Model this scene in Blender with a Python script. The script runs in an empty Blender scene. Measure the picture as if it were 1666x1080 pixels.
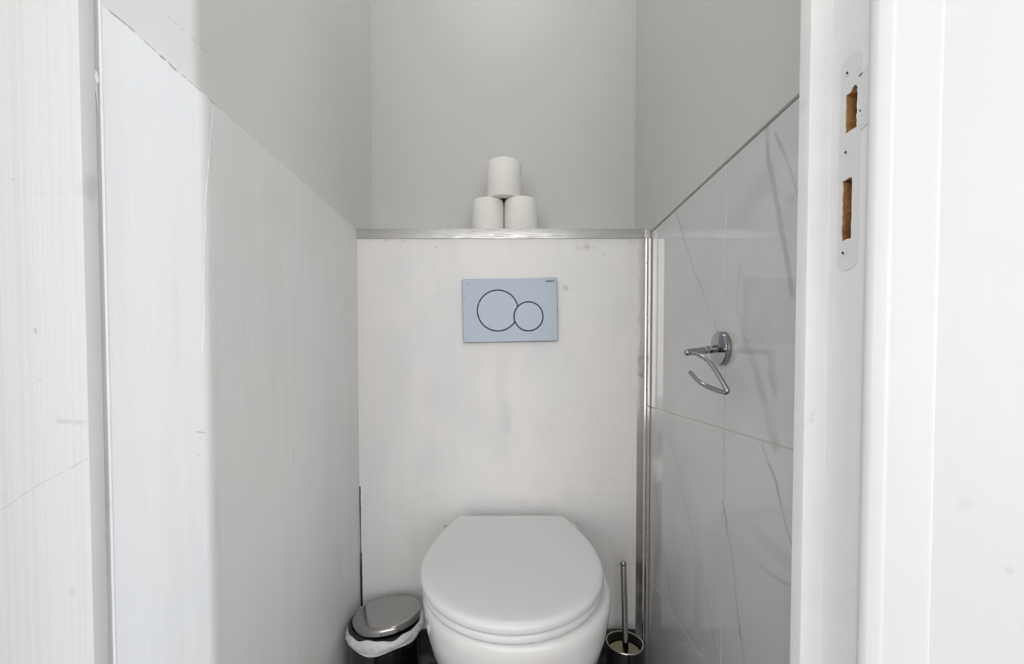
import bpy, bmesh, math, random
from mathutils import Vector, Matrix, geometry
random.seed(7)
S = bpy.context.scene
COL = S.collection

# ------------------------------------------------------------ camera
F = 681.0; PX0 = 827.0; PY0 = 608.6; PITCH = math.radians(1.4); H = 0.82
cd = bpy.data.cameras.new('camera'); cam = bpy.data.objects.new('camera', cd); COL.objects.link(cam)
cam.location = (0, 0, H); cam.rotation_euler = (math.pi/2 - PITCH, 0, 0)
cd.sensor_width = 36; cd.lens = 36*F/1666; cd.shift_x = (833-PX0)/1666; cd.shift_y = (PY0-540)/1666
cd.clip_start = 0.01
S.camera = cam

# ------------------------------------------------------------ light
W = bpy.data.worlds.new('world'); S.world = W; W.use_nodes = True
W.node_tree.nodes['Background'].inputs[0].default_value = (0.95, 0.97, 1, 1)
W.node_tree.nodes['Background'].inputs[1].default_value = 0.4

def area(name, loc, target, sx, sy, power, color):
    l = bpy.data.lights.new(name, 'AREA'); l.shape = 'RECTANGLE'; l.size = sx; l.size_y = sy
    l.energy = power; l.color = color
    o = bpy.data.objects.new(name, l); COL.objects.link(o); o.location = loc
    o.rotation_euler = (Vector(target)-Vector(loc)).to_track_quat('-Z', 'Y').to_euler()
    return o
area('hall_front_fill', (0.1, -3.0, 1.35), (0.05, 1.0, 1.05), 5.4, 2.3, 68, (1.0, 0.99, 0.98))  # unseen wide area light added behind the camera, no window built
area('hall_side_daylight', (3.0, -0.377, 1.2), (-0.39, 0.45, 1.0), 0.07, 1.8, 43, (0.88, 0.93, 1.0))
area('hall_left_fill', (-1.9, -0.9, 1.3), (0.4, 0.45, 1.0), 1.3, 1.6, 6, (0.97, 0.985, 1.0))  # added soft fill to brighten the right jamb and tiles
area('hall_right_fill', (3.1, -1.35, 1.3), (-0.2, 0.6, 1.0), 1.5, 1.8, 30, (1.0, 0.99, 0.98))  # added broad fill, gives the left wall its falloff with depth
area('ceiling_fill', (0.0, 0.78, 2.33), (0.0, 0.78, 0), 0.3, 0.3, 2.0, (1.0, 0.98, 0.95))  # added overhead fill to lift the toilet room walls, no fixture there

vs = S.view_settings
vs.view_transform = 'Standard'; vs.look = 'None'; vs.gamma = 1; vs.use_curve_mapping = False
vs.exposure = 0.20

# ------------------------------------------------------------ pixel helpers (targets read off the photo)
def ray(px, py):
    x = (px-PX0)/F; y = -(py-PY0)/F
    return Vector((x, math.cos(PITCH)+y*math.sin(PITCH), y*math.cos(PITCH)-math.sin(PITCH)))
def onX(px, py, X):
    d = ray(px, py); return Vector((0, 0, H)) + d*(X/d.x)
def onY(px, py, Y):
    d = ray(px, py); return Vector((0, 0, H)) + d*(Y/d.y)

# ------------------------------------------------------------ material helpers
def segmask_group():
    g = bpy.data.node_groups.new('segment_mask', 'ShaderNodeTree')
    I = g.interface
    for n, t in (('P', 'NodeSocketVector'), ('A', 'NodeSocketVector'), ('B', 'NodeSocketVector'), ('Width', 'NodeSocketFloat'), ('Soft', 'NodeSocketFloat'), ('Strength', 'NodeSocketFloat')):
        I.new_socket(n, in_out='INPUT', socket_type=t)
    I.new_socket('Mask', in_out='OUTPUT', socket_type='NodeSocketFloat')
    N = g.nodes; L = g.links
    gi = N.new('NodeGroupInput'); go = N.new('NodeGroupOutput')
    def vm(op, a, b=None):
        n = N.new('ShaderNodeVectorMath'); n.operation = op
        L.new(a, n.inputs[0])
        if b is not None: L.new(b, n.inputs[1])
        return n
    pa = vm('SUBTRACT', gi.outputs['P'], gi.outputs['A']); ba = vm('SUBTRACT', gi.outputs['B'], gi.outputs['A'])
    d1 = vm('DOT_PRODUCT', pa.outputs[0], ba.outputs[0]); d2 = vm('DOT_PRODUCT', ba.outputs[0], ba.outputs[0])
    dv = N.new('ShaderNodeMath'); dv.operation = 'DIVIDE'; dv.use_clamp = True
    L.new(d1.outputs['Value'], dv.inputs[0]); L.new(d2.outputs['Value'], dv.inputs[1])
    sc = N.new('ShaderNodeVectorMath'); sc.operation = 'SCALE'
    L.new(ba.outputs[0], sc.inputs[0]); L.new(dv.outputs[0], sc.inputs['Scale'])
    df = vm('SUBTRACT', pa.outputs[0], sc.outputs[0]); ln = vm('LENGTH', df.outputs[0])
    mr = N.new('ShaderNodeMapRange'); mr.interpolation_type = 'SMOOTHSTEP'
    L.new(ln.outputs['Value'], mr.inputs['Value'])
    ad = N.new('ShaderNodeMath'); ad.operation = 'ADD'
    L.new(gi.outputs['Width'], ad.inputs[0]); L.new(gi.outputs['Soft'], ad.inputs[1])
    L.new(gi.outputs['Width'], mr.inputs['From Min']); L.new(ad.outputs[0], mr.inputs['From Max'])
    mr.inputs['To Max'].default_value = 0
    L.new(gi.outputs['Strength'], mr.inputs['To Min'])
    L.new(mr.outputs[0], go.inputs['Mask'])
    return g
SEG = segmask_group()

class M:
    """small material builder"""
    def __init__(s, name, color, rough=0.5, metal=0.0, ior=1.45, spec=0.5):
        s.m = bpy.data.materials.new(name); s.m.use_nodes = True
        s.nt = s.m.node_tree; s.N = s.nt.nodes; s.L = s.nt.links
        s.b = s.N['Principled BSDF']
        s.b.inputs['Roughness'].default_value = rough; s.b.inputs['Metallic'].default_value = metal
        s.b.inputs['IOR'].default_value = ior; s.b.inputs['Specular IOR Level'].default_value = spec
        tc = s.N.new('ShaderNodeTexCoord'); s.P = tc.outputs['Object']
        r = s.N.new('ShaderNodeRGB'); r.outputs[0].default_value = (*color, 1); s.c = r.outputs[0]
        s.h = None
        s.L.new(s.c, s.b.inputs['Base Color'])
    def noise(s, scale, detail=3, vec=None, stretch=None, rough=0.55):
        v = vec or s.P
        if stretch:
            mp = s.N.new('ShaderNodeMapping'); s.L.new(v, mp.inputs[0]); mp.inputs['Scale'].default_value = stretch; v = mp.outputs[0]
        n = s.N.new('ShaderNodeTexNoise'); n.inputs['Scale'].default_value = scale; n.inputs['Detail'].default_value = detail
        n.inputs['Roughness'].default_value = rough
        s.L.new(v, n.inputs['Vector']); return n.outputs[0]
    def ramp(s, fac, a, b, lo=0.0, hi=1.0):
        r = s.N.new('ShaderNodeMapRange'); r.inputs['From Min'].default_value = a; r.inputs['From Max'].default_value = b
        r.inputs['To Min'].default_value = lo; r.inputs['To Max'].default_value = hi; r.interpolation_type = 'SMOOTHSTEP'
        s.L.new(fac, r.inputs['Value']); return r.outputs[0]
    def mix(s, fac, col, mode='MIX'):
        n = s.N.new('ShaderNodeMix'); n.data_type = 'RGBA'; n.blend_type = mode
        if isinstance(fac, (int, float)): n.inputs[0].default_value = fac
        else: s.L.new(fac, n.inputs[0])
        s.L.new(s.c, n.inputs[6])
        if isinstance(col, tuple): n.inputs[7].default_value = (*col, 1)
        else: s.L.new(col, n.inputs[7])
        s.c = n.outputs[2]; s.L.new(s.c, s.b.inputs['Base Color']); return s
    def math(s, op, a, b=None):
        n = s.N.new('ShaderNodeMath'); n.operation = op
        for i, v in enumerate((a, b)):
            if v is None: continue
            if isinstance(v, (int, float)): n.inputs[i].default_value = v
            else: s.L.new(v, n.inputs[i])
        return n.outputs[0]
    def blotch(s, scale, col, a=0.5, b=0.75, amt=1.0, stretch=None, detail=3):
        return s.mix(s.ramp(s.noise(scale, detail, stretch=stretch), a, b, 0, amt), col)
    def bump(s, height, strength=0.2, dist=0.001):
        n = s.N.new('ShaderNodeBump'); n.inputs['Strength'].default_value = strength; n.inputs['Distance'].default_value = dist
        s.L.new(height, n.inputs['Height'])
        if s.h: s.L.new(s.h, n.inputs['Normal'])
        s.h = n.outputs[0]; s.L.new(s.h, s.b.inputs['Normal']); return s
    def warp(s, scale, amt):
        n = s.N.new('ShaderNodeTexNoise'); n.inputs['Scale'].default_value = scale; n.inputs['Detail'].default_value = 4
        s.L.new(s.P, n.inputs['Vector'])
        a = s.N.new('ShaderNodeVectorMath'); a.operation = 'SUBTRACT'; s.L.new(n.outputs['Color'], a.inputs[0]); a.inputs[1].default_value = (.5, .5, .5)
        k = s.N.new('ShaderNodeVectorMath'); k.operation = 'SCALE'; s.L.new(a.outputs[0], k.inputs[0]); k.inputs['Scale'].default_value = amt
        d = s.N.new('ShaderNodeVectorMath'); d.operation = 'ADD'; s.L.new(s.P, d.inputs[0]); s.L.new(k.outputs[0], d.inputs[1])
        return d.outputs[0]
    def marks(s, segs, col, vec=None, breakup=None):
        """segs: (A, B, width, soft, strength)"""
        tot = None
        for A, B, w, sf, st in segs:
            g = s.N.new('ShaderNodeGroup'); g.node_tree = SEG
            s.L.new(vec or s.P, g.inputs['P'])
            g.inputs['A'].default_value = A; g.inputs['B'].default_value = B
            g.inputs['Width'].default_value = w; g.inputs['Soft'].default_value = sf; g.inputs['Strength'].default_value = st
            tot = g.outputs[0] if tot is None else s.math('MAXIMUM', tot, g.outputs[0])
        if breakup: tot = s.math('MULTIPLY', tot, breakup)
        return s.mix(tot, col)
    def rough(s, fac): s.L.new(fac, s.b.inputs['Roughness']); return s

def polyseg(pts, w, sf, st):
    return [(pts[i], pts[i+1], w, sf, st) for i in range(len(pts)-1)]

def lin(r, g, b):
    return tuple(((c/255)/12.92 if c/255 <= .04045 else ((c/255+.055)/1.055)**2.4) for c in (r, g, b))

# ------------------------------------------------------------ mesh helpers
def link(name, bm, mats, parent=None, smooth=None, loc=None):
    me = bpy.data.meshes.new(name)
    bmesh.ops.recalc_face_normals(bm, faces=bm.faces)
    if loc is not None: bmesh.ops.translate(bm, verts=bm.verts, vec=-Vector(loc))
    bm.to_mesh(me); bm.free()
    for m in (mats if isinstance(mats, (list, tuple)) else [mats]):
        me.materials.append(m.m if isinstance(m, M) else m)
    o = bpy.data.objects.new(name, me); COL.objects.link(o)
    if loc is not None: o.location = loc
    if parent: o.parent = parent
    if smooth is not None:
        for p in me.polygons: p.use_smooth = True
        try: me.set_sharp_from_angle(angle=math.radians(smooth))
        except Exception: pass
    return o
def tag(o, label=None, cat=None, group=None, kind=None):
    if label: o['label'] = label
    if cat: o['category'] = cat
    if group: o['group'] = group
    if kind: o['kind'] = kind
    return o
def thing(name, loc, label, cat, group=None, rz=0):
    o = bpy.data.objects.new(name, None); COL.objects.link(o); o.location = loc; o.rotation_euler = (0, 0, rz)
    o.empty_display_size = 0.05
    return tag(o, label, cat, group)
def bevel(bm, w, seg=2, edges=None):
    bmesh.ops.bevel(bm, geom=list(edges or bm.edges), offset=w, segments=seg, profile=0.5, affect='EDGES', clamp_overlap=True)
def box(x0, x1, y0, y1, z0, z1, bv=0, seg=2, bm=None):
    b = bmesh.new()
    bmesh.ops.create_cube(b, size=1, matrix=Matrix.LocRotScale(Vector(((x0+x1)/2, (y0+y1)/2, (z0+z1)/2)), None, Vector((x1-x0, y1-y0, z1-z0))))
    if bv: bevel(b, bv, seg)
    if bm is None: return b
    t = bpy.data.meshes.new('t'); b.to_mesh(t); b.free(); bm.from_mesh(t); bpy.data.meshes.remove(t); return bm
def prism(poly, z0, z1, skip=()):
    bm = bmesh.new()
    lo = [bm.verts.new((x, y, z0)) for x, y in poly]; hi = [bm.verts.new((x, y, z1)) for x, y in poly]
    n = len(poly)
    for i in range(n):
        if i in skip: continue
        bm.faces.new((lo[i], lo[(i+1) % n], hi[(i+1) % n], hi[i]))
    bm.faces.new(lo); bm.faces.new(hi)
    return bm
def lathe(prof, seg=64, c=(0, 0), close=False):
    bm = bmesh.new(); rings = []
    for r, z in prof:
        if r < 1e-6: rings.append([bm.verts.new((c[0], c[1], z))])
        else: rings.append([bm.verts.new((c[0]+r*math.cos(2*math.pi*k/seg), c[1]+r*math.sin(2*math.pi*k/seg), z)) for k in range(seg)])
    pairs = list(zip(rings, rings[1:])) + ([(rings[-1], rings[0])] if close else [])
    for a, b in pairs:
        if len(a) == 1 and len(b) == 1: continue
        for k in range(seg):
            k2 = (k+1) % seg
            if len(a) == 1: bm.faces.new((a[0], b[k], b[k2]))
            elif len(b) == 1: bm.faces.new((a[k], b[0], a[k2]))
            else: bm.faces.new((a[k], b[k], b[k2], a[k2]))
    return bm
def catmull(pts, n=8):
    P = [Vector(p) for p in pts]; P = [2*P[0]-P[1]] + P + [2*P[-1]-P[-2]]; out = []
    for i in range(1, len(P)-2):
        for k in range(n):
            t = k/n; a, b, c, d = P[i-1:i+3]
            out.append(0.5*((2*b)+(c-a)*t+(2*a-5*b+4*c-d)*t*t+(3*b-a-3*c+d)*t**3))
    out.append(P[-2]); return out
def tube(pts, r, seg=20, bm=None, round_end=True):
    bm = bm or bmesh.new(); P = [Vector(p) for p in pts]; n = len(P)
    R = r if callable(r) else (lambda t: r)
    up = None; rings = []
    samples = []
    for i in range(n):
        t = (P[min(i+1, n-1)]-P[max(i-1, 0)]).normalized()
        if up is None:
            up = Vector((0, 0, 1)) if abs(t.z) < .9 else Vector((1, 0, 0))
        u = (up - t*up.dot(t)).normalized(); up = u; v = t.cross(u)
        samples.append((P[i], t, u, v, R(i/(n-1))))
    ext = []
    if round_end:
        p, t, u, v, rr = samples[0]
        for a in (75, 50, 25): ext.append((p - t*rr*math.sin(math.radians(a))*.6, t, u, v, rr*math.cos(math.radians(a))))
    ext += samples
    if round_end:
        p, t, u, v, rr = samples[-1]
        for a in (25, 50, 75): ext.append((p + t*rr*math.sin(math.radians(a))*.6, t, u, v, rr*math.cos(math.radians(a))))
    for p, t, u, v, rr in ext:
        rings.append([bm.verts.new(p+(u*math.cos(2*math.pi*k/seg)+v*math.sin(2*math.pi*k/seg))*rr) for k in range(seg)])
    for a, b in zip(rings, rings[1:]):
        for k in range(seg): bm.faces.new((a[k], a[(k+1) % seg], b[(k+1) % seg], b[k]))
    bm.faces.new(rings[0]); bm.faces.new(rings[-1])
    return bm
def loft(rings, cap0=True, cap1=True):
    bm = bmesh.new(); R = [[bm.verts.new(p) for p in ring] for ring in rings]; n = len(R[0])
    for a, b in zip(R, R[1:]):
        for k in range(n): bm.faces.new((a[k], a[(k+1) % n], b[(k+1) % n], b[k]))
    if cap0: bm.faces.new(R[0])
    if cap1: bm.faces.new(R[-1])
    return bm
def holed(outer, holes, depth, to3, front=True, back=True):
    """plate with holes: outer/holes are 2D loops, to3(u, v, w) maps to space, w = 0 front, depth behind"""
    bm = bmesh.new()
    loops = [outer]+holes
    flat = [[Vector((u, v, 0)) for u, v in l] for l in loops]
    tris = geometry.tessellate_polygon(flat)
    pts = [p for l in loops for p in l]
    def cap(w):
        vs_ = [bm.verts.new(to3(u, v, w)) for u, v in pts]
        for t in tris:
            try: bm.faces.new([vs_[i] for i in t])
            except ValueError: pass
        return vs_
    A = cap(0) if front else [bm.verts.new(to3(u, v, 0)) for u, v in pts]
    B = cap(depth) if back else [bm.verts.new(to3(u, v, depth)) for u, v in pts]
    k = 0
    for l in loops:
        n = len(l)
        for i in range(n):
            bm.faces.new((A[k+i], A[k+(i+1) % n], B[k+(i+1) % n], B[k+i]))
        k += n
    return bm

# ------------------------------------------------------------ materials
def paint(name, col, rough=.45, spec=.35, warm=(.80, .785, .765), cool=(.72, .74, .76), amt=.5, bumpn=260, bstr=.12):
    m = M(name, col, rough, spec=spec)
    m.blotch(3.2, warm, .48, .72, amt); m.blotch(4.1, cool, .52, .74, amt, detail=4)
    m.blotch(1.7, tuple(c*.93 for c in col), .5, .7, .5)
    n = m.noise(bumpn, 2); m.bump(n, bstr, .0006)
    n2 = m.noise(9, 3); m.bump(n2, .25, .004)
    return m

XL, XLU, XR, XRU, YP, YB = -0.387, -0.399, 0.366, 0.370, 1.08, 1.237
ZT = 1.168

# upper walls
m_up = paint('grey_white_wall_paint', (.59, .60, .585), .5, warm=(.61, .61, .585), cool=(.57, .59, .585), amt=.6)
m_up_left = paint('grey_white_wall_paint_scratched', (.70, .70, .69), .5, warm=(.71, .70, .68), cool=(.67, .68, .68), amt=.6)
w = m_up_left.warp(30, .006)
m_up_left.marks(polyseg([onX(275, 28, XLU), onX(300, 50, XLU), onX(340, 90, XLU)], .0002, .0007, .7), (.40, .38, .36), breakup=m_up_left.ramp(m_up_left.noise(150), .4, .55))

# lower left panel
m_left = paint('white_board_paint', (.79, .79, .79), .42, warm=(.80, .79, .775), cool=(.76, .78, .80), amt=.7)
m_left.blotch(9, (.72, .72, .71), .48, .75, .55, stretch=(1, 2.2, .25), detail=5)
nz = m_left.noise(14, 3, stretch=(1, 6, .25)); m_left.bump(nz, .3, .002)
wl = m_left.warp(60, .006)
edge = [onX(583, 376, XL), onX(500, 300, XL), onX(430, 236, XL), onX(370, 181, XL), onX(310, 128, XL), onX(250, 73, XL), onX(200, 28, XL)]
ze = ZT-.0052
m_left.marks([(Vector((XL, .41, ze)), Vector((XL, .50, ze)), .0004, .0016, .95), (Vector((XL, .50, ze+.0002)), Vector((XL, .60, ze+.0002)), .0003, .0012, .7)], (.36, .29, .22), vec=wl, breakup=m_left.ramp(m_left.noise(70, 4), .42, .54))
m_left.marks([(Vector((XL, .41, ze+.0006)), Vector((XL, YP, ze+.0006)), .0004, .0012, .5)], (.50, .48, .45), vec=wl, breakup=m_left.ramp(m_left.noise(40), .35, .55, .4, 1))
m_left.marks([(onX(320, 702, XL), onX(333, 704, XL), .0004, .0006, .7), (onX(322, 740, XL), onX(324, 741, XL), .0004, .0006, .4),
              (onX(478, 728, XL), onX(478, 752, XL), .0006, .001, .35)], (.42, .41, .40))
m_left.marks([(onX(362, 835, XL), onX(363, 895, XL), .0006, .0012, .5), (onX(394, 292, XL), onX(394, 302, XL), .0008, .0016, .7),
              (onX(330, 550, XL), onX(328, 560, XL), .001, .001, .7), (onX(410, 545, XL), onX(412, 600, XL), .0008, .002, .35)], (.86, .86, .86))

# boxed-in cistern front
m_back = M('white_board_paint_smudged', (.87, .865, .855), .42, spec=.35)
m_back.blotch(4.0, (.91, .88, .85), .45, .65, .7); m_back.blotch(5.0, (.80, .815, .83), .48, .70, .6, stretch=(1, 1, .5))
m_back.blotch(16, (.78, .78, .78), .52, .72, .4, stretch=(1, 1, .35), detail=5)
wb = m_back.warp(22, .03)
m_back.marks([(onY(600, 440, YP), onY(625, 700, YP), .01, .05, .30), (onY(600, 420, YP), onY(720, 400, YP), .004, .03, .25)], (.89, .855, .83), vec=wb)
m_back.marks([(onY(822, 660, YP), onY(825, 700, YP), .001, .022, .45), (onY(640, 560, YP), onY(650, 660, YP), .0, .08, .25),
              (onY(700, 640, YP), onY(800, 700, YP), .0, .09, .2), (onY(770, 830, YP), onY(900, 830, YP), .004, .035, .4)], (.68, .71, .74), vec=wb)
m_back.marks([(onY(940, 401, YP), onY(975, 400, YP), .001, .014, .6), (onY(590, 392, YP), onY(700, 390, YP), .0005, .003, .5), (onY(1020, 392, YP), onY(1034, 395, YP), .0008, .006, .5)],
             (.55, .50, .45), vec=wb, breakup=m_back.ramp(m_back.noise(60, 4), .4, .6))
m_back.marks([(onY(709, 401, YP), onY(710, 403, YP), .0006, .0008, .7), (onY(981, 414, YP), onY(981, 416, YP), .0006, .0008, .7), (onY(710, 481, YP), onY(713, 480, YP), .0008, .001, .4),
              (onY(723, 857, YP), onY(726, 855, YP), .0012, .001, .8), (onY(920, 468, YP), onY(921, 469, YP), .004, .006, .35)], (.35, .34, .33))
m_back.marks([(onY(585.5, 792, YP), onY(587, 900, YP), .0012, .0008, 1), (onY(587, 900, YP), onY(588.5, 985, YP), .0022, .0014, 1)], (.02, .02, .02), vec=m_back.warp(90, .0022))
m_back.blotch(7, (.78, .785, .79), .5, .78, .55, stretch=(1.6, 1, .45), detail=5); m_back.blotch(11, (.86, .85, .83), .55, .75, .5, detail=5)
m_back.bump(m_back.noise(240, 2), .12, .0006); m_back.bump(m_back.noise(10, 3), .3, .004)

# casing paint, ribbed by the roller on the left side
m_ribbed = M('ribbed_white_gloss_paint', (.63, .63, .63), .5, spec=.3)
wv = m_ribbed.noise(1.0, 2, stretch=(260, 1, 1.3)); m_ribbed.bump(wv, .35, .0012)
m_ribbed.blotch(9, (.64, .635, .63), .5, .7, .5)
m_ribbed.mix(m_ribbed.ramp(wv, .45, .7, 0, .35), (.57, .57, .56))
YC = .36
m_ribbed.marks([(onY(0, 831, YC), onY(60, 790, YC), .0001, .0005, .6), (onY(60, 790, YC), onY(146, 744, YC), .0001, .0005, .6),
                (onY(57, 536, YC), onY(58, 540, YC), .0009, .0009, .55), (onY(20, 292, YC), onY(23, 292, YC), .0005, .0006, .5), (onY(64, 618, YC), onY(65, 618, YC), .0005, .0006, .5),
                (onY(0, 313, YC), onY(110, 314, YC), .0001, .0004, .18), (onY(95, 685, YC), onY(140, 688, YC), .0003, .003, .3), (onY(90, 115, YC), onY(92, 115, YC), .0004, .0005, .4),
                (onY(118, 962, YC), onY(119, 963, YC), .001, .003, .25), (Vector((-.363, .367, .968)), Vector((-.363, .370, .978)), .001, .010, .45)], (.35, .35, .34), vec=m_ribbed.warp(80, .0016), breakup=m_ribbed.ramp(m_ribbed.noise(160), .3, .55, .35, 1))
m_white = M('white_gloss_paint', (.66, .66, .67), .6, spec=.2)
m_white.blotch(8, (.645, .635, .64), .5, .7, .5); m_white.bump(m_white.noise(14, 3, stretch=(2, 2, .2)), .12, .0015)
m_white.marks([(onY(1477, 292, .357), onY(1489, 289, .357), .0002, .0006, .7), (onY(1445, 345, .357), onY(1448, 343, .357), .001, .003, .3), (onY(1436, 556, .357), onY(1437, 557, .357), .0005, .0006, .6),
               (onY(1476, 728, .357), onY(1492, 748, .357), .0003, .0009, .3), (onY(1640, 927, .357), onY(1642, 928, .357), .001, .005, .25), (onY(1566, 820, .357), onY(1570, 820, .357), .001, .008, .18)],
              (.42, .41, .40), vec=m_white.warp(80, .0015))
m_groove_shade = M('shade_grey_smudged_paint', (.56, .555, .54), .5, spec=.3)  # base grey carries the shade of the groove; the smudge is real
m_groove_shade.blotch(10, (.50, .50, .485), .5, .7, .6, stretch=(1, 1, .4)); 
m_groove_shade.marks([(Vector((-.363, .367, .968)), Vector((-.363, .370, .978)), .001, .010, .6)], (.42, .42, .41), vec=m_groove_shade.warp(60, .004))
m_jamb = M('white_jamb_paint_scuffed', (.86, .86, .86), .4, spec=.35)
m_jamb.blotch(14, (.80, .795, .79), .52, .72, .5); m_jamb.blotch(40, (.60, .60, .60), .66, .76, .35, stretch=(1, 1, .6), detail=4)
m_jamb.bump(m_jamb.noise(60, 3), .2, .0008)
m_raw = M('bare_wood_in_mortise', (.48, .27, .105), .75)
m_raw.blotch(60, (.20, .095, .03), .42, .68, .9, stretch=(1, 2, .5), detail=5); m_raw.blotch(30, (.62, .40, .18), .55, .75, .6)
m_raw.bump(m_raw.noise(180, 4), .5, .001)
m_strike = M('painted_over_strike_metal', (.76, .77, .78), .4, .0, spec=.4)
m_strike.blotch(60, (.50, .53, .60), .56, .75, .7, detail=4); m_strike.blotch(30, (.78, .78, .77), .45, .6, .8)
m_dark = M('dark_recess', (.03, .03, .032), .6)

# aluminium
def metal(name, col, rough, stretch, warm=None, scale=40, amt=.5):
    m = M(name, col, rough, 1.0)
    n = m.noise(scale, 4, stretch=stretch)
    m.mix(m.ramp(n, .4, .7, 0, amt), warm or tuple(c*.75 for c in col))
    m.rough(m.ramp(n, .3, .7, rough*.75, rough*1.4)); return m
m_alu_h = metal('brushed_aluminium_strip', (.66, .655, .65), .46, (1, 20, 14))
m_alu_v = metal('scratched_aluminium_angle', (.80, .77, .755), .10, (22, 20, 1), warm=(.64, .58, .55))
m_alu_e = metal('grey_tile_edge_metal', (.42, .42, .42), .35, (20, 1, 20))
m_chrome = M('chrome', (.37, .375, .38), .06, 1.0)
m_steel = metal('polished_steel', (.52, .51, .49), .10, (1, 1, 1), scale=60, amt=.25)
m_steel_dark = metal('dark_polished_steel', (.10, .095, .09), .09, (1, 1, 1), scale=60, amt=.3)
m_steel_lid = metal('worn_steel_lid', (.44, .435, .425), .16, (1, 1, 1), warm=(.40, .39, .37), scale=25, amt=.5)
m_blackplastic = M('black_plastic', (.015, .015, .015), .35)

# tiles
TY = .708; ZG = [.709, .265]     # vertical grout at depth TY, horizontal grout heights
m_tile = M('white_marble_gloss_tile', (.60, .605, .61), .05, spec=.5, ior=1.65)
m_tile.blotch(3.5, (.53, .535, .54), .45, .7, .6); m_tile.blotch(6, (.66, .665, .67), .5, .7, .4, detail=4)
wt = m_tile.warp(16, .016)
X = XR
def T(*p): return [onX(a, b, X) for a, b in p]
vein = (.33, .32, .325); vs1 = []
vs1 += polyseg(T((1100, 345), (1115, 395), (1130, 440), (1150, 490), (1167, 545)), .0004, .004, .55)
vs1 += polyseg(T((1247, 190), (1250, 260), (1262, 320), (1274, 390), (1289, 480)), .001, .007, .6)
vs1 += polyseg(T((1262, 215), (1280, 265), (1300, 320)), .0006, .004, .5)
vs1 += polyseg(T((1213, 560), (1228, 600), (1243, 650), (1262, 728)), .002, .012, .42)
vs1 += polyseg(T((1205, 430), (1198, 500), (1213, 560)), .0008, .006, .25)
vs2 = polyseg(T((1088, 700), (1105, 770), (1125, 860), (1145, 950), (1165, 1062)), .0003, .003, .5)
vs2 += polyseg(T((1064, 760), (1072, 850), (1086, 930), (1092, 990)), .0006, .006, .35)
vs2 += polyseg(T((1176, 815), (1190, 900), (1203, 1020), (1214, 1100)), .0005, .004, .75)
vs2 += polyseg(T((1238, 722), (1262, 780), (1278, 850), (1292, 900)), .0006, .004, .75)
vs2 += polyseg(T((1232, 915), (1260, 938), (1292, 958)), .0004, .004, .4)
m_tile.marks(vs1, vein, vec=wt, breakup=m_tile.ramp(m_tile.noise(22), .35, .6, .5, 1)); m_tile.marks(vs2, vein, vec=wt, breakup=m_tile.ramp(m_tile.noise(26), .35, .6, .45, 1))
m_grout = M('light_grey_grout', (.60, .59, .57), .8)
m_floor_t = M('dark_marble_floor_tile', (.045, .045, .045), .2)
m_floor_t.blotch(12, (.17, .17, .165), .48, .62, .8, detail=6); m_floor_t.blotch(30, (.02, .02, .02), .5, .7, .7, detail=5)
m_wood = M('brown_wood_floor', (.08, .05, .035), .4); m_wood.blotch(8, (.04, .025, .018), .4, .7, .8, stretch=(1, 12, 1), detail=5)
m_hall = M('hall_white_paint', (.78, .78, .77), .6); m_hall.bump(m_hall.noise(200), .1, .0005)
m_ceil = M('ceiling_white_paint', (.82, .82, .81), .7); m_ceil.bump(m_ceil.noise(200), .1, .0005)

# objects
m_ceramic = M('white_ceramic_glaze', (.80, .80, .795), .07, spec=.6, ior=1.5)
m_seat = M('white_seat_plastic', (.76, .76, .765), .17, spec=.5); m_seat.bump(m_seat.noise(4, 2), .1, .002)
m_paper = M('soft_white_tissue_paper', (.86, .84, .81), .95, spec=.1)
m_paper.bump(m_paper.noise(420, 3), .5, .0008); m_paper.bump(m_paper.noise(30, 2), .4, .002); m_paper.blotch(25, (.82, .79, .75), .5, .7, .5)
m_card = M('brown_cardboard_core', (.28, .20, .13), .9)
m_plate = M('matt_blue_grey_plate', (.36, .41, .48), .34, .25, spec=.5)
m_plate.bump(m_plate.noise(700, 2), .05, .0002)
m_plate_btn = M('matt_blue_grey_button', (.385, .435, .50), .36, .25, spec=.5)
m_groove = M('dark_groove', (.045, .055, .07), .5)
m_liner = M('white_plastic_bag', (.72, .73, .75), .35, spec=.4); m_liner.b.inputs['Subsurface Weight'].default_value = .15
m_liner.b.inputs['Subsurface Radius'].default_value = (.01, .01, .01)
m_liner.bump(m_liner.noise(60, 4, stretch=(1, 1, 1.5)), .6, .002)
m_beige = M('beige_plastic_disc', (.50, .44, .30), .5); m_beige.blotch(50, (.36, .30, .18), .5, .7, .6)
m_bristle = M('off_white_bristles', (.55, .54, .5), .9)
m_smoke = M('smoked_dark_glass', (.012, .011, .013), .08, spec=.6)

# ------------------------------------------------------------ setting
def struct(name, bm, m, label, parent=None, smooth=None):
    o = link(name, bm, m, parent, smooth)
    if parent is None: tag(o, label, kind='structure'); o['category'] = 'wall' if name.startswith('wall') else name.split('_')[0]
    return o
struct('floor', box(-.5, .5, .40, 1.40, -.05, 0), m_floor_t, 'dark marbled tile floor of the toilet room')
struct('floor_hall', box(-2.4, 3.2, -3.15, .40, -.05, 0), m_wood, 'brown wooden floor outside the toilet room')
struct('ceiling', box(-.5, .5, .44, 1.34, 2.4, 2.5), m_ceil, 'white ceiling of the toilet room')
struct('ceiling_hall', box(-2.4, 3.2, -3.15, .44, 2.4, 2.5), m_ceil, 'white ceiling outside the toilet room')
struct('wall_back', box(-.5, .47, YB, YB+.1, 0, 2.4), m_up, 'plain grey-white upper back wall behind the toilet rolls')
struct('wall_left', box(-.5, XLU, .412, YB, 0, 2.4), m_up_left, 'grey-white upper left wall above the ragged board edge')
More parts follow.
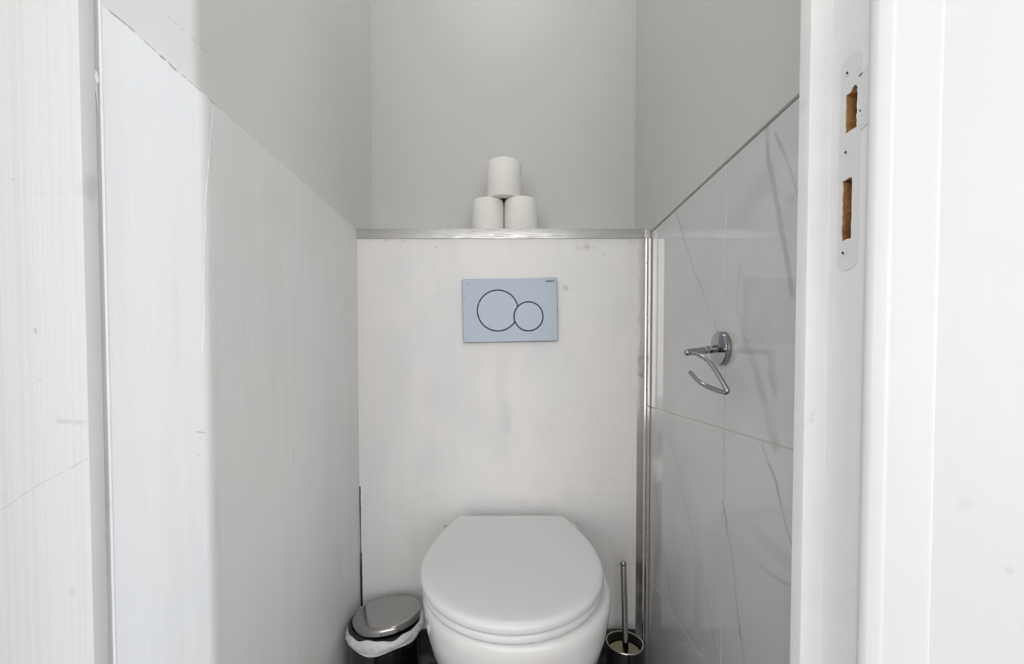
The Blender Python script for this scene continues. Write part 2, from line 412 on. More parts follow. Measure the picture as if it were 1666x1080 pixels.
struct('wall_right', box(XRU, .47, .412, YB, 0, 2.4), m_up, 'plain grey-white upper right wall above the marble tiles')
struct('wall_hall_left', box(-2.4, -.455, .365, .412, 0, 2.4), m_hall, 'white wall left of the door frame')
struct('wall_hall_right', box(.3635, 3.2, .3565, .412, 0, 2.4), m_white, 'bright white wall at the right edge beside the door casing')
struct('wall_hall_top', box(-.455, .3635, .365, .412, 2.11, 2.4), m_hall, 'white wall above the doorway')
struct('wall_hall_back', box(-2.4, 3.2, -3.25, -3.15, 0, 2.4), m_hall, 'white wall of the hall behind the viewer')
struct('wall_hall_end', box(-2.5, -2.4, -3.15, .412, 0, 2.4), m_hall, 'white end wall of the hall on the left')
struct('wall_hall_far', box(3.2, 3.3, -3.15, .412, 0, 2.4), m_hall, 'white end wall of the hall on the right')

# lower left board, proud of the wall, with slightly wavy top edge
bm = bmesh.new()
top = []
n = 60
for i in range(n+1):
    y = .4066+(YP-.4066)*i/n; top.append((y, ZT-.004+random.uniform(-.0006, .0006)+(.002 if .42 < y < .5 else 0)*random.random()))
fr = [bm.verts.new((XL, y, z)) for y, z in top]; bk = [bm.verts.new((XLU, y, z)) for y, z in top]
frb = [bm.verts.new((XL, y, 0)) for y, z in top]; bkb = [bm.verts.new((XLU, y, 0)) for y, z in top]
for i in range(n):
    bm.faces.new((fr[i], fr[i+1], bk[i+1], bk[i])); bm.faces.new((frb[i], frb[i+1], fr[i+1], fr[i]))
    bm.faces.new((bkb[i], bk[i], bk[i+1], bkb[i+1])); bm.faces.new((frb[i], bkb[i], bkb[i+1], frb[i+1]))
bm.faces.new((frb[0], fr[0], bk[0], bkb[0])); bm.faces.new((frb[-1], bkb[-1], bk[-1], fr[-1]))
wl_low = struct('wall_lower_left', bm, m_left, 'white painted board on the lower left wall with a ragged filler line')
# ragged ridge of paint running down the board
pts = [(347, 177), (345, 200), (342, 235), (339.5, 270), (337, 300), (334.5, 330), (334, 360), (333.5, 400), (332.5, 440), (331, 470), (332.5, 500), (331.5, 530), (330, 560), (328, 585)]
pp = []
for a in catmull([onX(p[0]+random.uniform(-.5, .5), p[1], XL) for p in pts], 8):
    pp.append(a+Vector((0.0002, random.uniform(-.0006, .0006), 0)))
o = link('paint_ridge', tube(pp, lambda t: .0009*(1-.6*math.sin(t*40)**2), 8), m_left, wl_low, 60)

# boxed-in cistern
box_low = struct('wall_lower_back', box(XL, XR, YP, YB, 0, ZT-.004), m_back, 'white painted boxed-in panel behind the toilet, carrying the flush plate')
# marble tiles: field cut by grout
bm = box(XR+.0012, XRU, .413, YP-.001, 0, 1.156)
tiles = struct('wall_lower_right', bm, m_grout, 'glossy white marble tiles with grey veins on the lower right wall')
g = .0012; ys = [(.4125, TY-g), (TY+g, YP-.0015)]; zs = [(0, ZG[1]-g), (ZG[1]+g, ZG[0]-g), (ZG[0]+g, 1.156)]
for a, b in ys:
    for c, d in zs:
        t = link('tile', box(XR, XR+.0035, a, b, c, d, .0006, 1), m_tile, tiles)
# metal strips
def trim(n, bm, m, label, smooth=40): 
    o = struct('trim_%d' % n, bm, m, label, smooth=smooth); o['category'] = 'metal trim'; return o
z1 = onY(800, 371.5, YP-.003).z; z0 = onY(800, 388, YP-.003).z
bm = box(XL+.001, XR-.018, YP-.003, YP, z0, z1, .0008, 2)
box(XL+.001, XR-.018, YP-.0005, YP+.022, z1-.002, z1, .0004, 1, bm)
box(XR-.018, XR-.0005, YP-.0034, YP+.020, z0+.0005, z1-.0005, .0012, 2, bm)
trim(1, bm, m_alu_h, 'brushed aluminium strip along the front edge of the ledge')
z1l = z0-.0005
xa = onY(1036.5, 600, YP).x; xb = onY(1047, 600, YP).x
bm = prism([(xa, YP-.0001), (xa+.0004, YP-.0012), (xb, YP-.0041), (xb+.0012, YP-.0060), (xb+.0045, YP-.0072), (XR-.003, YP-.0072), (XR-.0012, YP-.0060), (XR-.0002, YP-.003), (XR-.0002, YP-.0001)], 0.0, z1l)
tr2 = trim(2, bm, m_alu_v, 'tall scratched aluminium corner angle between back panel and marble tiles', 25)
bm = bmesh.new()
for yy in (427, 512, 555, 632, 634, 770, 860):
    c = onY(1052.5 - (1 if yy == 634 else 0), yy, YP-.0074)
    b = lathe([(0, 0), (.0011, 0), (.0013, .0003), (.0013, .0008)], 12)
    bmesh.ops.rotate(b, verts=b.verts, cent=(0, 0, 0), matrix=Matrix.Rotation(-math.pi/2, 3, 'X')); bmesh.ops.translate(b, verts=b.verts, vec=(c.x-.001, YP-.0076, c.z))
    link('nail_head', b, m_dark, tr2)
bm = box(XR-.0012, XRU, .413, YP-.0005, 1.156, 1.1605, .0004, 1)
trim(3, bm, m_alu_e, 'thin grey metal edge along the top of the marble tiles')
struct('baseboard_back', box(XL+.0005, xa-.001, YP-.009, YP, 0, .127, .001, 1), m_floor_t, 'dark marbled skirting tile below the back panel')

# ------------------------------------------------------------ door frame
door = tag(bpy.data.objects.new('door_1', None), 'white painted door frame around the opening, with emptied lock mortises', 'door frame', kind='structure'); COL.objects.link(door)
JX = .303; D0 = .357; D1 = .398; D2 = .412
# right jamb with rebate and stop; the rebate face (edge 0) carries the mortises
prof = [(JX, D0), (JX, D1-.003), (JX-.0009, D1-.0009), (JX-.003, D1), (.2845, D1), (.2828, D1+.0007), (.282, D1+.0025), (.282, D2), (.3632, D2), (.3632, D0)]
def ragged(y0, y1, z0, z1, n=26, j=.0005):
    P = []
    for k in range(n):
        P.append((y0+(y1-y0)*k/n, z0))
    cor = [(y0, z0), (y1, z0), (y1, z1), (y0, z1)]; P = []
    for i in range(4):
        a, b = cor[i], cor[(i+1) % 4]; m_ = 5 if i % 2 == 0 else 13
        for k in range(m_): P.append((a[0]+(b[0]-a[0])*k/m_+random.uniform(-j, j), a[1]+(b[1]-a[1])*k/m_+random.uniform(-j, j)))
    return P
hole_u = ragged(.3688, .3808, 1.0265, 1.0600); hole_l = ragged(.3728, .3826, .9315, .9850)
# upper corner of the upper mortise broken out to a point
hole_u = [(y+(.0 if z < 1.058 else 0), z+(.0045*max(0, 1-abs(y-.3725)/.003) if z > 1.058 else 0)) for y, z in hole_u]
bm = prism(prof, 0, 2.11, skip=(0,))
f = holed([(D0, 0), (D1-.003, 0), (D1-.003, 2.11), (D0, 2.11)], [hole_u, hole_l], .0, lambda u, v, w: (JX, u, v), back=False)
for fc in [x for x in f.faces if x.calc_area() < 1e-10]: f.faces.remove(fc)
t = bpy.data.meshes.new('t'); f.to_mesh(t); f.free(); bm.from_mesh(t); bpy.data.meshes.remove(t)
bmesh.ops.remove_doubles(bm, verts=bm.verts, dist=1e-6)
jr = link('jamb', bm, m_jamb, door, 40)
jr['label'] = 'right jamb with two chiselled lock mortises'
def mortise(h, dep):
    rings = [[(JX, u, v) for u, v in h], [(JX+dep*.5, u+random.uniform(-.0004, .0004), v+random.uniform(-.0008, .0008)) for u, v in h],
             [(JX+dep, u, v+random.uniform(-.0012, .0012)) for u, v in h]]
    b = loft(rings, cap0=False)
    return b
link('mortise', mortise(hole_u, .011), m_raw, door)['label'] = 'upper short mortise showing bare brown wood'
link('mortise', mortise(hole_l, .012), m_raw, door)['label'] = 'lower long mortise showing bare brown wood'
# painted-over strike plate with lip
def rr(y0, y1, z0, z1, r, n=8, lip=None):
    P = []
    for cx, cz, a0 in ((y1-r, z0+r, -90), (y1-r, z1-r, 0), (y0+r, z1-r, 90), (y0+r, z0+r, 180)):
        for k in range(n+1):
            a = math.radians(a0+90*k/n); P.append((cx+r*math.cos(a), cz+r*math.sin(a)))
        if a0 == 90 and lip: P += lip
    return P
def grow(h, d):
    cy = sum(p[0] for p in h)/len(h); cz = sum(p[1] for p in h)/len(h)
    return [(p[0]+math.copysign(d, p[0]-cy), p[1]+math.copysign(d, p[1]-cz)) for p in h]
sp = holed(rr(.3650, .3868, .904, 1.093, .009, lip=[(.3650, 1.070), (.3572, 1.072), (.3572, 1.022), (.3650, 1.021)]), [grow(hole_u, .0002), grow(hole_l, .0002)], .0005,
           lambda u, v, w: (JX-.0006+w, u, v))
spo = link('strike_plate', sp, m_strike, door); spo['label'] = 'painted-over metal strike plate with a lip'
def add(bm, b):
    t = bpy.data.meshes.new('t'); b.to_mesh(t); b.free(); bm.from_mesh(t); bpy.data.meshes.remove(t); return bm
for px, py in ((1378.5, 119), (1376, 248), (1371.5, 412)):
    c = onX(px, py, JX-.0008)
    b = lathe([(0, 0), (.0009, 0), (.0014, .0005), (.0024, .0007), (.0026, .0001)], 16)
    bmesh.ops.rotate(b, verts=b.verts, cent=(0, 0, 0), matrix=Matrix.Rotation(-math.pi/2, 3, 'Y')); bmesh.ops.translate(b, verts=b.verts, vec=(JX-.0006, c.y, c.z))
    sc_ = link('screw_head', b, m_strike, spo, 40)
    b = lathe([(0, 0), (.0010, 0), (.0010, .0004)], 10)
    bmesh.ops.rotate(b, verts=b.verts, cent=(0, 0, 0), matrix=Matrix.Rotation(-math.pi/2, 3, 'Y')); bmesh.ops.translate(b, verts=b.verts, vec=(JX-.0008, c.y, c.z+.0002))
    b2 = link('screw_hole', b, m_dark, spo)
# chips on the lip
for (a, b_, r) in (((1397, 126), (1405, 117), .0010), ((1399, 178), (1401, 182), .0009), ((1401, 190), (1407, 186), .0005)):
    link('chip', tube([onX(*a, JX-.0002), (onX(*a, JX-.0002)+onX(*b_, JX-.0002))/2, onX(*b_, JX-.0002)], lambda t: r*(.4+.6*math.sin(math.pi*t)), 8), m_groove, spo)
# right casing: rounded bead, flat, thin step to the wall
cp = [(JX+.0004, D0+.001), (.3018, D0)]
for k in range(9):
    a = math.radians(180+90*k/8); cp.append((.3072+.0054*math.cos(a), .3560+.0035*math.sin(a)))
cp += [(.3165, .3525), (.3180, .3527), (.3195, .3531), (.3210, .3536), (.3230, .3538), (.3590, .3550), (.3625, .3556), (.3640, .3562), (.3642, .3567), (.3642, D0+.001)]
link('casing', prism(cp, 0, 2.11), m_white, door, 50)['label'] = 'right casing with a rounded inner bead'
# left jamb: stop strip A and recessed strip B
AX0, AX1 = -.3765, -.3690
ap = [(-.3984, .4064), (-.3984, .3977), (-.3857, .3977), (-.3857, .3959), (AX0-.0004, .3860), (AX0-.0002, .3854), (AX0+.0006, .3850), (AX1-.0012, .3856), (AX1, .3868), (XL+.0006, .4064)]
link('stop', prism(ap, 0, 2.11), m_jamb, door)['label'] = 'narrow white stop strip on the left side'
link('jamb', prism([(-.45, .376), (-.45, D2), (-.3996, D2), (-.3996, .3975), (-.3859, .3975), (-.3859, .3960), (-.399, .3960), (-.399, .376)], 0, 2.11), m_groove_shade, door)['label'] = 'left jamb, a grey groove behind the casing'
lc = link('casing', prism([(-.455, .3640), (-.4552, .3605), (-.4540, .3600), (-.3636, .3600), (-.3628, .3604), (-.3626, .3612), (-.3634, .3720), (-.3650, .376), (-.455, .376)], 0, 2.11), [m_ribbed, m_groove_shade], door, 30); lc['label'] = 'left casing with ribbed white paint'
for pg in lc.data.polygons:                 # shade on the casing's inner side, put into a greyer paint
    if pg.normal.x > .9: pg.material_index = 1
# lump of filler where a hinge sat
c = onY(150.5, 126, .3775)
b = bmesh.new(); bmesh.ops.create_icosphere(b, subdivisions=3, radius=1)
for v in b.verts:
    k = 1+.22*math.sin(v.co.z*5+v.co.x*2+1)+.12*math.sin(v.co.z*11+v.co.x*3)
    v.co = Vector((v.co.x*.0026*k, v.co.y*.0018*k, v.co.z*.0095*k*(1 if v.co.z < 0 else .8))) + Vector((c.x+.0022, .3775, c.z))
link('filler_lump', b, m_white, door, 80)
b = tube([Vector((c.x+.0020, .3780, c.z-.006)), Vector((c.x+.0012, .3800, c.z-.02)), Vector((c.x+.0008, .3810, c.z-.029))], lambda t: .0009*(1.1-t), 8)
link('filler_drip', b, m_white, door, 80)
# head of the frame
link('head_jamb', box(-.45, .3632, .376, D2-.0005, 2.07, 2.109), m_jamb, door)
link('head_casing', box(-.455, .3640, .3548, .365, 2.09, 2.16, .002, 2), m_white, door)

# ------------------------------------------------------------ toilet
CX = .0065
def outline(hw, front, mid, back, hb, cx=CX, n=72, sq=2.0, corner=.02):
    """closed plan loop: front half ellipse, sides easing in to the flat back edge (half width hb)"""
    P = []
    for k in range(n//2+1):
        a = math.pi*k/(n//2); ca, sa = math.cos(a), math.sin(a)
        x = hw*math.copysign(abs(ca)**(2/sq), ca); y = mid-(mid-front)*abs(sa)**(2/sq)
        P.append((cx+x, y))
    L = []
    p0, p1, p2, p3 = Vector((-hw, mid)), Vector((-hw, mid+(back-mid)*.42)), Vector((-hb-(hw-hb)*.38, mid+(back-mid)*.76)), Vector((-hb, back))
    m_ = 18
    for k in range(1, m_+1):
        t = k/m_*.97; q = p0*(1-t)**3+p1*3*t*(1-t)**2+p2*3*t*t*(1-t)+p3*t**3; L.append(q)
    c0 = L[-1]
    for k in range(1, 5):
        t = k/4; c1 = Vector((-hb+.001, back)); c2 = Vector((-hb+.010, back)); L.append(c0*(1-t)**2+c1*2*t*(1-t)+c2*t*t)
    P += [(cx+q.x, q.y) for q in L]
    P += [(cx-q.x, q.y) for q in reversed(L)]
    return P
def slab(levels, base, cap0=True, cap1=True):
    """levels: (z, inset). base: (hw, front, mid, back, hb, cx)"""
    hw, fr_, mid, bk_, hb, cx = base; R = []
    for z, i in levels:
        R.append([(x, y, z) for x, y in outline(hw-i, fr_+i, mid, bk_-i, hb-i*.6, cx)])
    return loft(R, cap0, cap1)
TO = (CX, YP, 0)
toilet = thing('toilet', TO, 'white wall-hung toilet with its lid closed below the flush plate', 'toilet')
def tp(name, bm, m, smooth=60, lab=None, par=None):
    for v in bm.verts: v.co -= Vector(TO)
    o = link(name, bm, m, par or toilet, smooth)
    if lab: o['label'] = lab
    return o
BX = .0155; BW = .0125
lv = [(.085, .086, .90, .86), (.095, .096, .86, .86), (.13, .106, .80, .90), (.18, .124, .735, .88), (.24, .143, .675, .86), (.30, .156, .628, .84), (.345, .161, .606, .82), (.385, .164, .598, .81),
      (.396, .1645, .596, .81), (.405, .163, .5975, .81), (.4095, .160, .601, .81), (.4125, .155, .607, .81)]
R = []
for z, hw, fr_, mid in lv:
    R.append([(x, y, z) for x, y in outline(hw+BW, fr_, max(mid, fr_+.02), YP-.0005 if z > .05 else YP, (hw+BW)*.90, BX, sq=2.08)])
# inner bowl so that the pan is hollow under the seat
for z, hw, fr_ in ((.4125, .115, .655), (.405, .110, .660), (.34, .10, .68), (.26, .07, .74), (.22, .03, .80)):
    R.append([(x, y, z) for x, y in outline(hw, fr_, .81, .98 if z > .3 else .92, hw*.7, BX)])
tp('bowl', loft(R), m_ceramic, 70)
base_s = (.169, .590, .80, 1.018, .125, CX)
seat = slab([(.4155, .004), (.4165, .0015), (.420, 0), (.425, 0), (.4290, .0015), (.4300, .004)], base_s, False, False)
hw, fr_, mid, bk_, hb, cx = base_s
R = [[(x, y, z) for x, y in outline(hw-i, fr_+i, mid, bk_-i, hb-i*.6, cx)] for z, i in [(.4155, .004), (.4165, .0015), (.420, 0), (.425, 0), (.4290, .0015), (.4300, .004)]]
R += [[(x, y, z) for x, y in outline(.105, .66, .80, .95, .06, cx)] for z in (.4300, .4155)]
bm = loft(R, False, False); n = len(R[0])
bm.verts.ensure_lookup_table(); N_ = len(bm.verts)
for k in range(n): bm.faces.new((bm.verts[N_-n+k], bm.verts[N_-n+(k+1) % n], bm.verts[(k+1) % n], bm.verts[k]))
tp('seat', bm, m_seat, 60)
lid = slab([(.4322, .004), (.4330, .0012), (.4350, 0), (.441, 0), (.4445, .0012), (.4470, .0035), (.4487, .007), (.4496, .0125), (.4500, .022), (.4500, .045)],
           (.1715, .5865, .80, 1.024, .130, CX))
m_lid = M('white_lid_plastic', (.74, .74, .745), .17, spec=.5)
tp('lid', lid, m_lid, 60)
p = onX(706, 963, 1) ; d = ray(706, 963); q = Vector((0, 0, H))+d*((.45-H)/d.z)
q -= Vector(TO)
m_lid.marks([(q+Vector((-.003, 0, 0)), q+Vector((.003, .001, 0)), .0012, .0012, .9)], (.80, .76, .64), vec=m_lid.warp(180, .004))
m_lid.bump(m_lid.noise(5, 2), .1, .002)
for sx in (-1, 1):
    bm = tube([(CX+sx*.075-.018, 1.034, .430), (CX+sx*.075, 1.034, .430), (CX+sx*.075+.018, 1.034, .430)], .009, 20)
    h = tp('hinge', bm, m_chrome)
    bm = lathe([(.009, .4127), (.009, .428), (0, .428)], 20, (CX+sx*.075, 1.036)); tp('hinge_post', bm, m_chrome, par=None)

# ------------------------------------------------------------ flush plate
pc = onY(829.8, 505.3, YP)
FO = (pc.x, YP, pc.z)
flush = thing('flush_plate', FO, 'blue-grey dual flush plate with two round buttons on the back panel', 'flush plate')
rot = Matrix.Rotation(math.radians(-1.1), 3, 'Y')
def P3(u, v, w): return rot @ Vector((u, w, v))          # u right, v up, w towards the wall (negative = to the room)
def rel(px, py):
    p = onY(px, py, YP-.012); q_ = rot.inverted() @ Vector((p.x-pc.x*(YP-.012)/YP, 0, p.z-(H+(pc.z-H)*(YP-.012)/YP))); return q_.x, q_.z
b1 = rel(809.9, 506.2); b2 = rel(859.9, 515.6); r1, r2, gp = .0503, .0353, .0032
HW, HH = .1205, .0805
def circ_union(c1, R1, c2, R2, n=120):
    P = []
    for k in range(n):
        a = 2*math.pi*k/n; p = (c1[0]+R1*math.cos(a), c1[1]+R1*math.sin(a))
        if math.hypot(p[0]-c2[0], p[1]-c2[1]) > R2: P.append(('a', a, p))
    Q = []
    for k in range(n):
        a = 2*math.pi*k/n; p = (c2[0]+R2*math.cos(a), c2[1]+R2*math.sin(a))
        if math.hypot(p[0]-c1[0], p[1]-c1[1]) > R1: Q.append((a, p))
    Q = sorted([((a+math.pi) % (2*math.pi)-math.pi, p) for a, p in Q]); A = sorted([(a % (2*math.pi), p) for _, a, p in P])
    return [p for a, p in A] + [p for a, p in Q]
def circ_minus(c1, R1, c2, R2, n=120):
    A = sorted([(a, (c1[0]+R1*math.cos(a), c1[1]+R1*math.sin(a))) for a in [2*math.pi*k/n for k in range(n)] if math.hypot(c1[0]+R1*math.cos(a)-c2[0], c1[1]+R1*math.sin(a)-c2[1]) > R2])
    Q = []
    for k in range(n):
        a = 2*math.pi*k/n; p = (c2[0]+R2*math.cos(a), c2[1]+R2*math.sin(a))
        if math.hypot(p[0]-c1[0], p[1]-c1[1]) < R1: Q.append((a, p))
    Q = sorted(Q, reverse=True)
    # the missing arc of circle 1 is around angle 0: traverse circle 1 ccw then come back along circle 2
    A = [p for a, p in A]; Q = [p for a, p in Q]
    if math.hypot(A[-1][0]-Q[0][0], A[-1][1]-Q[0][1]) > math.hypot(A[-1][0]-Q[-1][0], A[-1][1]-Q[-1][1]): Q.reverse()
    return A+Q
def rrect(hw, hh, r, n=6):
    return rr(-hw, hw, -hh, hh, r, n)
def ring3(loop, w, sx=1): return [P3(u, v, w) for u, v in loop]
un = circ_union(b1, r1+gp, b2, r2+gp)
front_out = rrect(HW-.0012, HH-.0012, .003)
bm = holed(front_out, [un], .002, lambda u, v, w: P3(u, v, -.0125+w), back=False)
add(bm, loft([ring3(rrect(HW-.0012, HH-.0012, .003), -.0125), ring3(rrect(HW-.0003, HH-.0003, .0035), -.0119), ring3(rrect(HW, HH, .004), -.0108), ring3(rrect(HW, HH, .004), -.0022), ring3(rrect(HW-.003, HH-.003, .003), -.0002)], False, True))
bmesh.ops.remove_doubles(bm, verts=bm.verts, dist=1e-5)
link('cover', bm, m_plate, flush, 35)
link('button_recess', loft([ring3(circ_union(b1, r1+gp+.0006, b2, r2+gp+.0006), -.0112), ring3(circ_union(b1, r1+gp+.0006, b2, r2+gp+.0006), -.0085)]), m_groove, flush)
big = circ_minus(b1, r1, b2, r2+gp)
def bins(loop, d, c):  # shrink toward centre
    return [(c[0]+(u-c[0])*(1-d), c[1]+(v-c[1])*(1-d)) for u, v in loop]
bm = loft([ring3(big, -.0113), ring3(big, -.0126), ring3(bins(big, .012, b1), -.0132)])
link('full_flush_button', bm, m_plate_btn, flush, 30)['label'] = 'large round button, cut by the small one'
small = [(b2[0]+r2*math.cos(2*math.pi*k/96), b2[1]+r2*math.sin(2*math.pi*k/96)) for k in range(96)]
bm = loft([ring3(small, -.0113), ring3(small, -.0126), ring3(bins(small, .016, b2), -.0132)])
link('half_flush_button', bm, m_plate_btn, flush, 30)['label'] = 'small round button at lower right'
# maker's lettering
tcv = bpy.data.curves.new('lettering', 'FONT'); tcv.body = 'GEBERIT'; tcv.size = .0054; tcv.offset = .00018; tcv.extrude = .0001; tcv.align_x = 'CENTER'; tcv.align_y = 'CENTER'; tcv.space_character = 1.05
to = bpy.data.objects.new('lettering', tcv); COL.objects.link(to)
bpy.context.view_layer.update()
me = bpy.data.meshes.new_from_object(to.evaluated_get(bpy.context.evaluated_depsgraph_get())); bpy.data.objects.remove(to)
lu, lvv = rel(894.5, 458.6)
xs = [v.co.x for v in me.vertices]; kx = .0225/(max(xs)-min(xs))
for v in me.vertices: v.co = P3(lu+v.co.x*kx, lvv+v.co.y*.95, -.0127-v.co.z)
me.materials.append(m_groove.m); lo = bpy.data.objects.new('lettering', me); COL.objects.link(lo); lo.parent = flush
# nicks in the plate
m_nick = M('nick_grey', (.16, .18, .21), .6)
for px, py, r in ((762.6, 461.8, .0013), (770.2, 466.5, .0010), (757, 485, .0011)):
    u, v = rel(px, py)
    link('nick', loft([[P3(u+r*1.1*math.cos(a), v+r*1.3*math.sin(a), w) for a in [2*math.pi*k/10+.3*math.sin(k*3) for k in range(10)]] for w in (-.0124, -.01265)]), m_nick, flush)
u, v = rel(906.5, 506)
link('side_catch', box(HW-.001, HW+.0012, -.010, -.004, v-.003, v+.003), m_groove, flush)
m_faint = M('faint_print', (.29, .33, .39), .5)
for py in (535, 540.5):
    u, v = rel(892, py); link('printed_dash', loft([[P3(u+a_, v+b_, w) for a_, b_ in ((-.002, -.0005), (.002, -.0005), (.002, .0005), (-.002, .0005))] for w in (-.0124, -.0126)]), m_faint, flush)

# ------------------------------------------------------------ toilet rolls
ZL = onY(800, 371.5, YP-.003).z
def roll(name, x, y, z, r, h, label, seed):
    random.seed(seed)
    t = thing(name, (x, y, z), label, 'toilet roll', 'toilet rolls on the ledge', rz=random.uniform(0, 3))
    rc = .021; R = []; nn = 96
    prof_ = [(rc, .0012), (rc+.006, .0), (r-.004, 0), (r-.0012, .0009), (r, .004), (r+.0003, h*.5), (r, h-.004), (r-.0012, h-.0009), (r-.004, h), (rc+.006, h), (rc, h-.001), (rc, .0012)]
    b = bmesh.new()
    for rad, zz in prof_[:-1]:
        R.append([(rad*(1+.010*math.sin(2*a+seed)*(rad/r)+.006*math.sin(3*a+seed*2))*math.cos(a), rad*(1+.010*math.sin(2*a+seed)*(rad/r)+.006*math.sin(3*a+seed*2))*math.sin(a), zz) for a in [2*math.pi*k/nn for k in range(nn)]])
    R.append(R[0])
    bm = loft(R, False, False); bmesh.ops.remove_doubles(bm, verts=bm.verts, dist=1e-7)
    link('paper', bm, m_paper, t, 50)
    link('core', lathe([(rc-.0002, .0005), (rc-.0002, h-.0005), (rc-.0012, h-.0005), (rc-.0012, .0005)], 48, close=True), m_card, t, 50)
    # loose end of the last sheet
    f_ = [[((r+.0006)*math.cos(a), (r+.0006)*math.sin(a), zz) for a in [k*.05 for k in range(14)]] + [((r+.0013)*math.cos(a), (r+.0013)*math.sin(a), zz) for a in [k*.05 for k in reversed(range(14))]] for zz in (.003, h-.003)]
    link('loose_sheet', loft(f_), m_paper, t, 50)
    return t
roll('toilet_roll', -.0555, 1.150, ZL, .0425, .0940, 'lower left toilet roll of the stack on the ledge', 1).rotation_euler.z = 2.4
roll('toilet_roll', .0335, 1.146, ZL, .0445, .0935, 'lower right toilet roll of the stack on the ledge', 2).rotation_euler.z = -.9
roll('toilet_roll', -.0125, 1.146, ZL+.0942, .0470, .0990, 'top toilet roll standing on the two others', 3).rotation_euler.z = -.65
random.seed(11)

# ------------------------------------------------------------ paper holder
rc_ = onX(1176.5, 567, XR)
RO = (XR, rc_.y, rc_.z)
ph = thing('toilet_paper_holder', RO, 'empty chrome toilet paper holder on the marble tiles', 'toilet paper holder')
def rl(bm):
    for v in bm.verts: v.co -= Vector(RO)
    return bm
b = lathe([(0, 0), (.0285, 0), (.0292, .001), (.0292, .0085), (.0285, .0098), (.0268, .0105), (0, .0108)], 64)
bmesh.ops.rotate(b, verts=b.verts, cent=(0, 0, 0), matrix=Matrix.Rotation(-math.pi/2, 3, 'Y'))
link('rosette', b, m_chrome, ph, 35)
tip = onY(1117, 573.5, .691)
root = Vector((XR-.009, rc_.y, rc_.z))
link('arm', rl(tube([root, root.lerp(tip, .3), root.lerp(tip, .7), tip], .0056, 28)), m_chrome, ph, 50)
dirn = (tip-root).normalized()
link('arm_collar', rl(tube([root.lerp(tip, .02), root.lerp(tip, .2), root.lerp(tip, .42)], .0066, 28)), m_chrome, ph, 50)
lp = [(1124, 573.5, .691), (1134, 576, .682), (1147, 583, .668), (1158, 594, .656), (1169, 610, .644), (1179, 627, .634), (1183.3, 634.5, .630), (1182, 638, .631), (1175, 637.5, .637), (1160, 632.5, .651), (1146, 626.5, .665), (1136, 620, .675), (1129, 612.5, .684), (1123, 605.5, .692)]
link('paper_bar', rl(tube(catmull([onY(*p) for p in lp], 8), .0036, 20)), m_chrome, ph, 60)

# ------------------------------------------------------------ pedal bin
BO = Vector((-.2885, .972, 0))
bn = thing('pedal_bin', BO, 'small round steel pedal bin with a white bag in the left corner', 'bin')
link('bin_body', lathe([(0, .004), (.080, .004), (.0815, .010), (.0815, .205), (.0815, .211), (.079, .211), (.079, .012), (0, .012)], 96), m_steel_dark, bn, 40)
link('base_ring', lathe([(0, 0), (.0835, 0), (.0845, .003), (.0845, .014), (.082, .017), (0, .017)], 96), m_blackplastic, bn, 40)
link('inner_rim', lathe([(.076, .200), (.083, .205), (.083, .219), (.0765, .222), (.070, .214)], 96, close=True), m_blackplastic, bn, 50)
b = lathe([(0, .0062), (.030, .0062), (.066, .0061), (.0725, .0057), (.0758, .0046), (.0775, .0022), (.078, -.002), (.078, -.009), (.0768, -.009), (.0765, -.003), (.075, .001), (0, .003)], 96)
lidb = link('lid', b, m_steel_lid, bn, 50)
lidb.location = (.004, .0, .2325); lidb.rotation_euler = (math.radians(-3.0), math.radians(-5.0), 0)
# bag folded over the rim
R = []; nn = 160
def lerp(a, b, t): return a+(b-a)*t
def lev(a, which):
    s, c = math.sin(a), math.cos(a)            # a: 0 = +x (right), -90 deg = towards camera
    if which == 'top': z = .2185+.0065*c-.001*s + .0030*math.sin(3*a+1.1)+.0022*math.sin(7*a+.4)+.0013*math.sin(13*a)
    else: z = .1865+.002*c-.0035*s*0 + .0035*math.sin(2*a+2.3)+.0018*math.sin(5*a+.7)
    return z
rows = 12
for j in range(rows+1):
    t_ = j/rows; ring = []
    for k in range(nn):
        a = 2*math.pi*k/nn; z = lerp(lev(a, 'top'), lev(a, 'bot'), t_)
        rad = .0838+.0052*math.sin(math.pi*min(1, t_*1.15))**.8 + .0012*math.sin(6*a+5*t_)*t_ + .0009*math.sin(17*a+9*t_+math.sin(3*a)*2)*math.sin(math.pi*t_) + (.0007*math.sin(29*a-7*t_))*math.sin(math.pi*t_)
        z += .006*t_; ring.append((rad*math.cos(a), rad*math.sin(a), z))
    R.append(ring)
R = [[(x*.955, y*.955, z-.002) for x, y, z in R[0]]] + R
R.append([(x*.965, y*.965, z+.0015) for x, y, z in R[-1]])
lb = link('bin_liner', loft(R, False, False), m_liner, bn, 80); md = lb.modifiers.new('thick', 'SOLIDIFY'); md.thickness = .0004; md.offset = -1
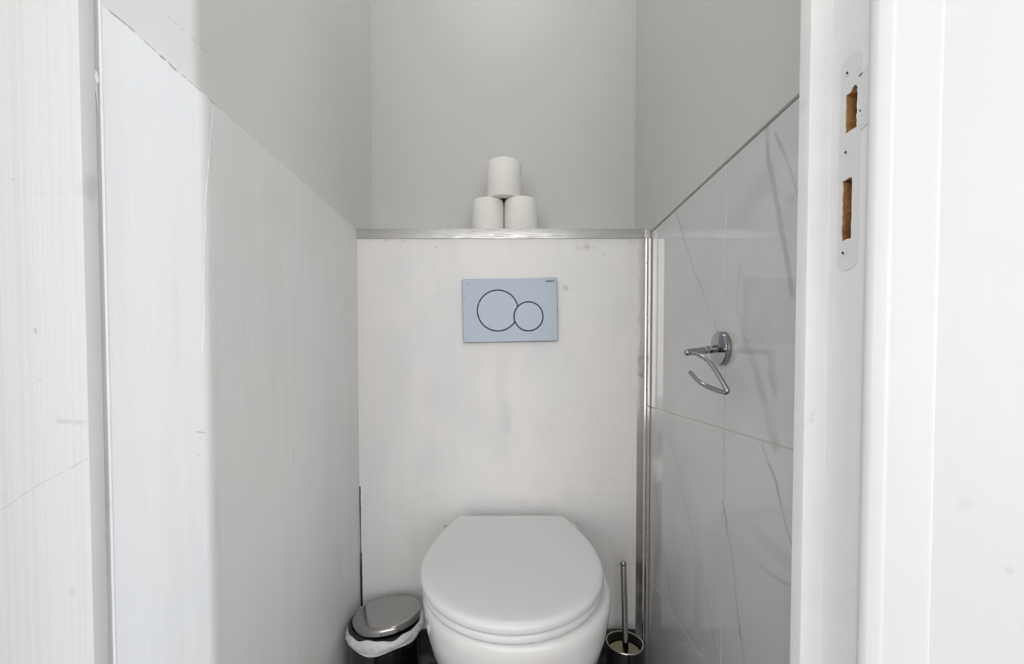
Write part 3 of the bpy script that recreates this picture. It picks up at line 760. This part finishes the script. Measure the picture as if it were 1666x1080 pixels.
link('pedal', box(-.016, .016, -.108, -.078, .006, .012, .002, 2), m_steel, bn, 40)
b = box(-.022, .022, .080, .088, .19, .225, .002, 2); link('lid_hinge', b, m_blackplastic, bn, 40)

# ------------------------------------------------------------ brush and holder
HO = Vector((.2825, 1.0, 0))
hd = thing('brush_holder', HO, 'round dark glossy toilet brush holder beside the toilet', 'brush holder')
link('cup', lathe([(0, .0), (.036, 0), (.040, .003), (.0435, .03), (.0450, .08), (.0440, .140), (.0432, .1445), (.0415, .1450), (.0408, .142), (.0415, .08), (.040, .03), (.036, .008), (0, .008)], 80), m_smoke, hd, 50)
link('rim_ring', lathe([(.0440, .1415), (.0450, .1430), (.0447, .1460), (.0430, .1468), (.0412, .1460), (.0410, .1435)], 80, close=True), m_steel, hd, 60)
top = onY(1014, 916, .995); bot = onY(1018, 1062, .985); bt = bot + (bot-top)*.25
br = thing('toilet_brush', (HO.x, .99, .010), 'toilet brush with a steel handle standing in the dark holder', 'toilet brush')
O2 = Vector((HO.x, .99, .010))
def r2_(bm):
    for v in bm.verts: v.co -= O2
    return bm
end = Vector((bot.x, bot.y, .09))
link('handle', r2_(tube([top, top.lerp(bot, .25), top.lerp(bot, .5), top.lerp(bot, .75), bot, end], .0072, 28)), m_steel, br, 60)
link('handle_cap', r2_(tube([top+Vector((0, 0, -.004)), top+Vector((0, 0, -.001)), top+Vector((0, 0, .001))], .0076, 28)), m_chrome, br, 60)
link('splash_guard', r2_(lathe([(0, .120), (.0375, .120), (.0385, .1215), (.0375, .123), (0, .123)], 64, (HO.x, HO.y))), m_beige, br, 50)
bm = bmesh.new(); add(bm, lathe([(0, .03), (.008, .03), (.008, .12), (0, .12)], 24, (HO.x, HO.y)))
for j in range(14):
    zz = .035+j*.0055
    for k in range(20):
        a = 2*math.pi*(k+.5*(j % 2))/20; d_ = Vector((math.cos(a), math.sin(a), .1)); o_ = Vector((HO.x, HO.y, zz))
        add(bm, tube([o_+d_*.006, o_+d_*.032], .0009, 4, round_end=False))
link('bristle_head', r2_(bm), m_bristle, br)
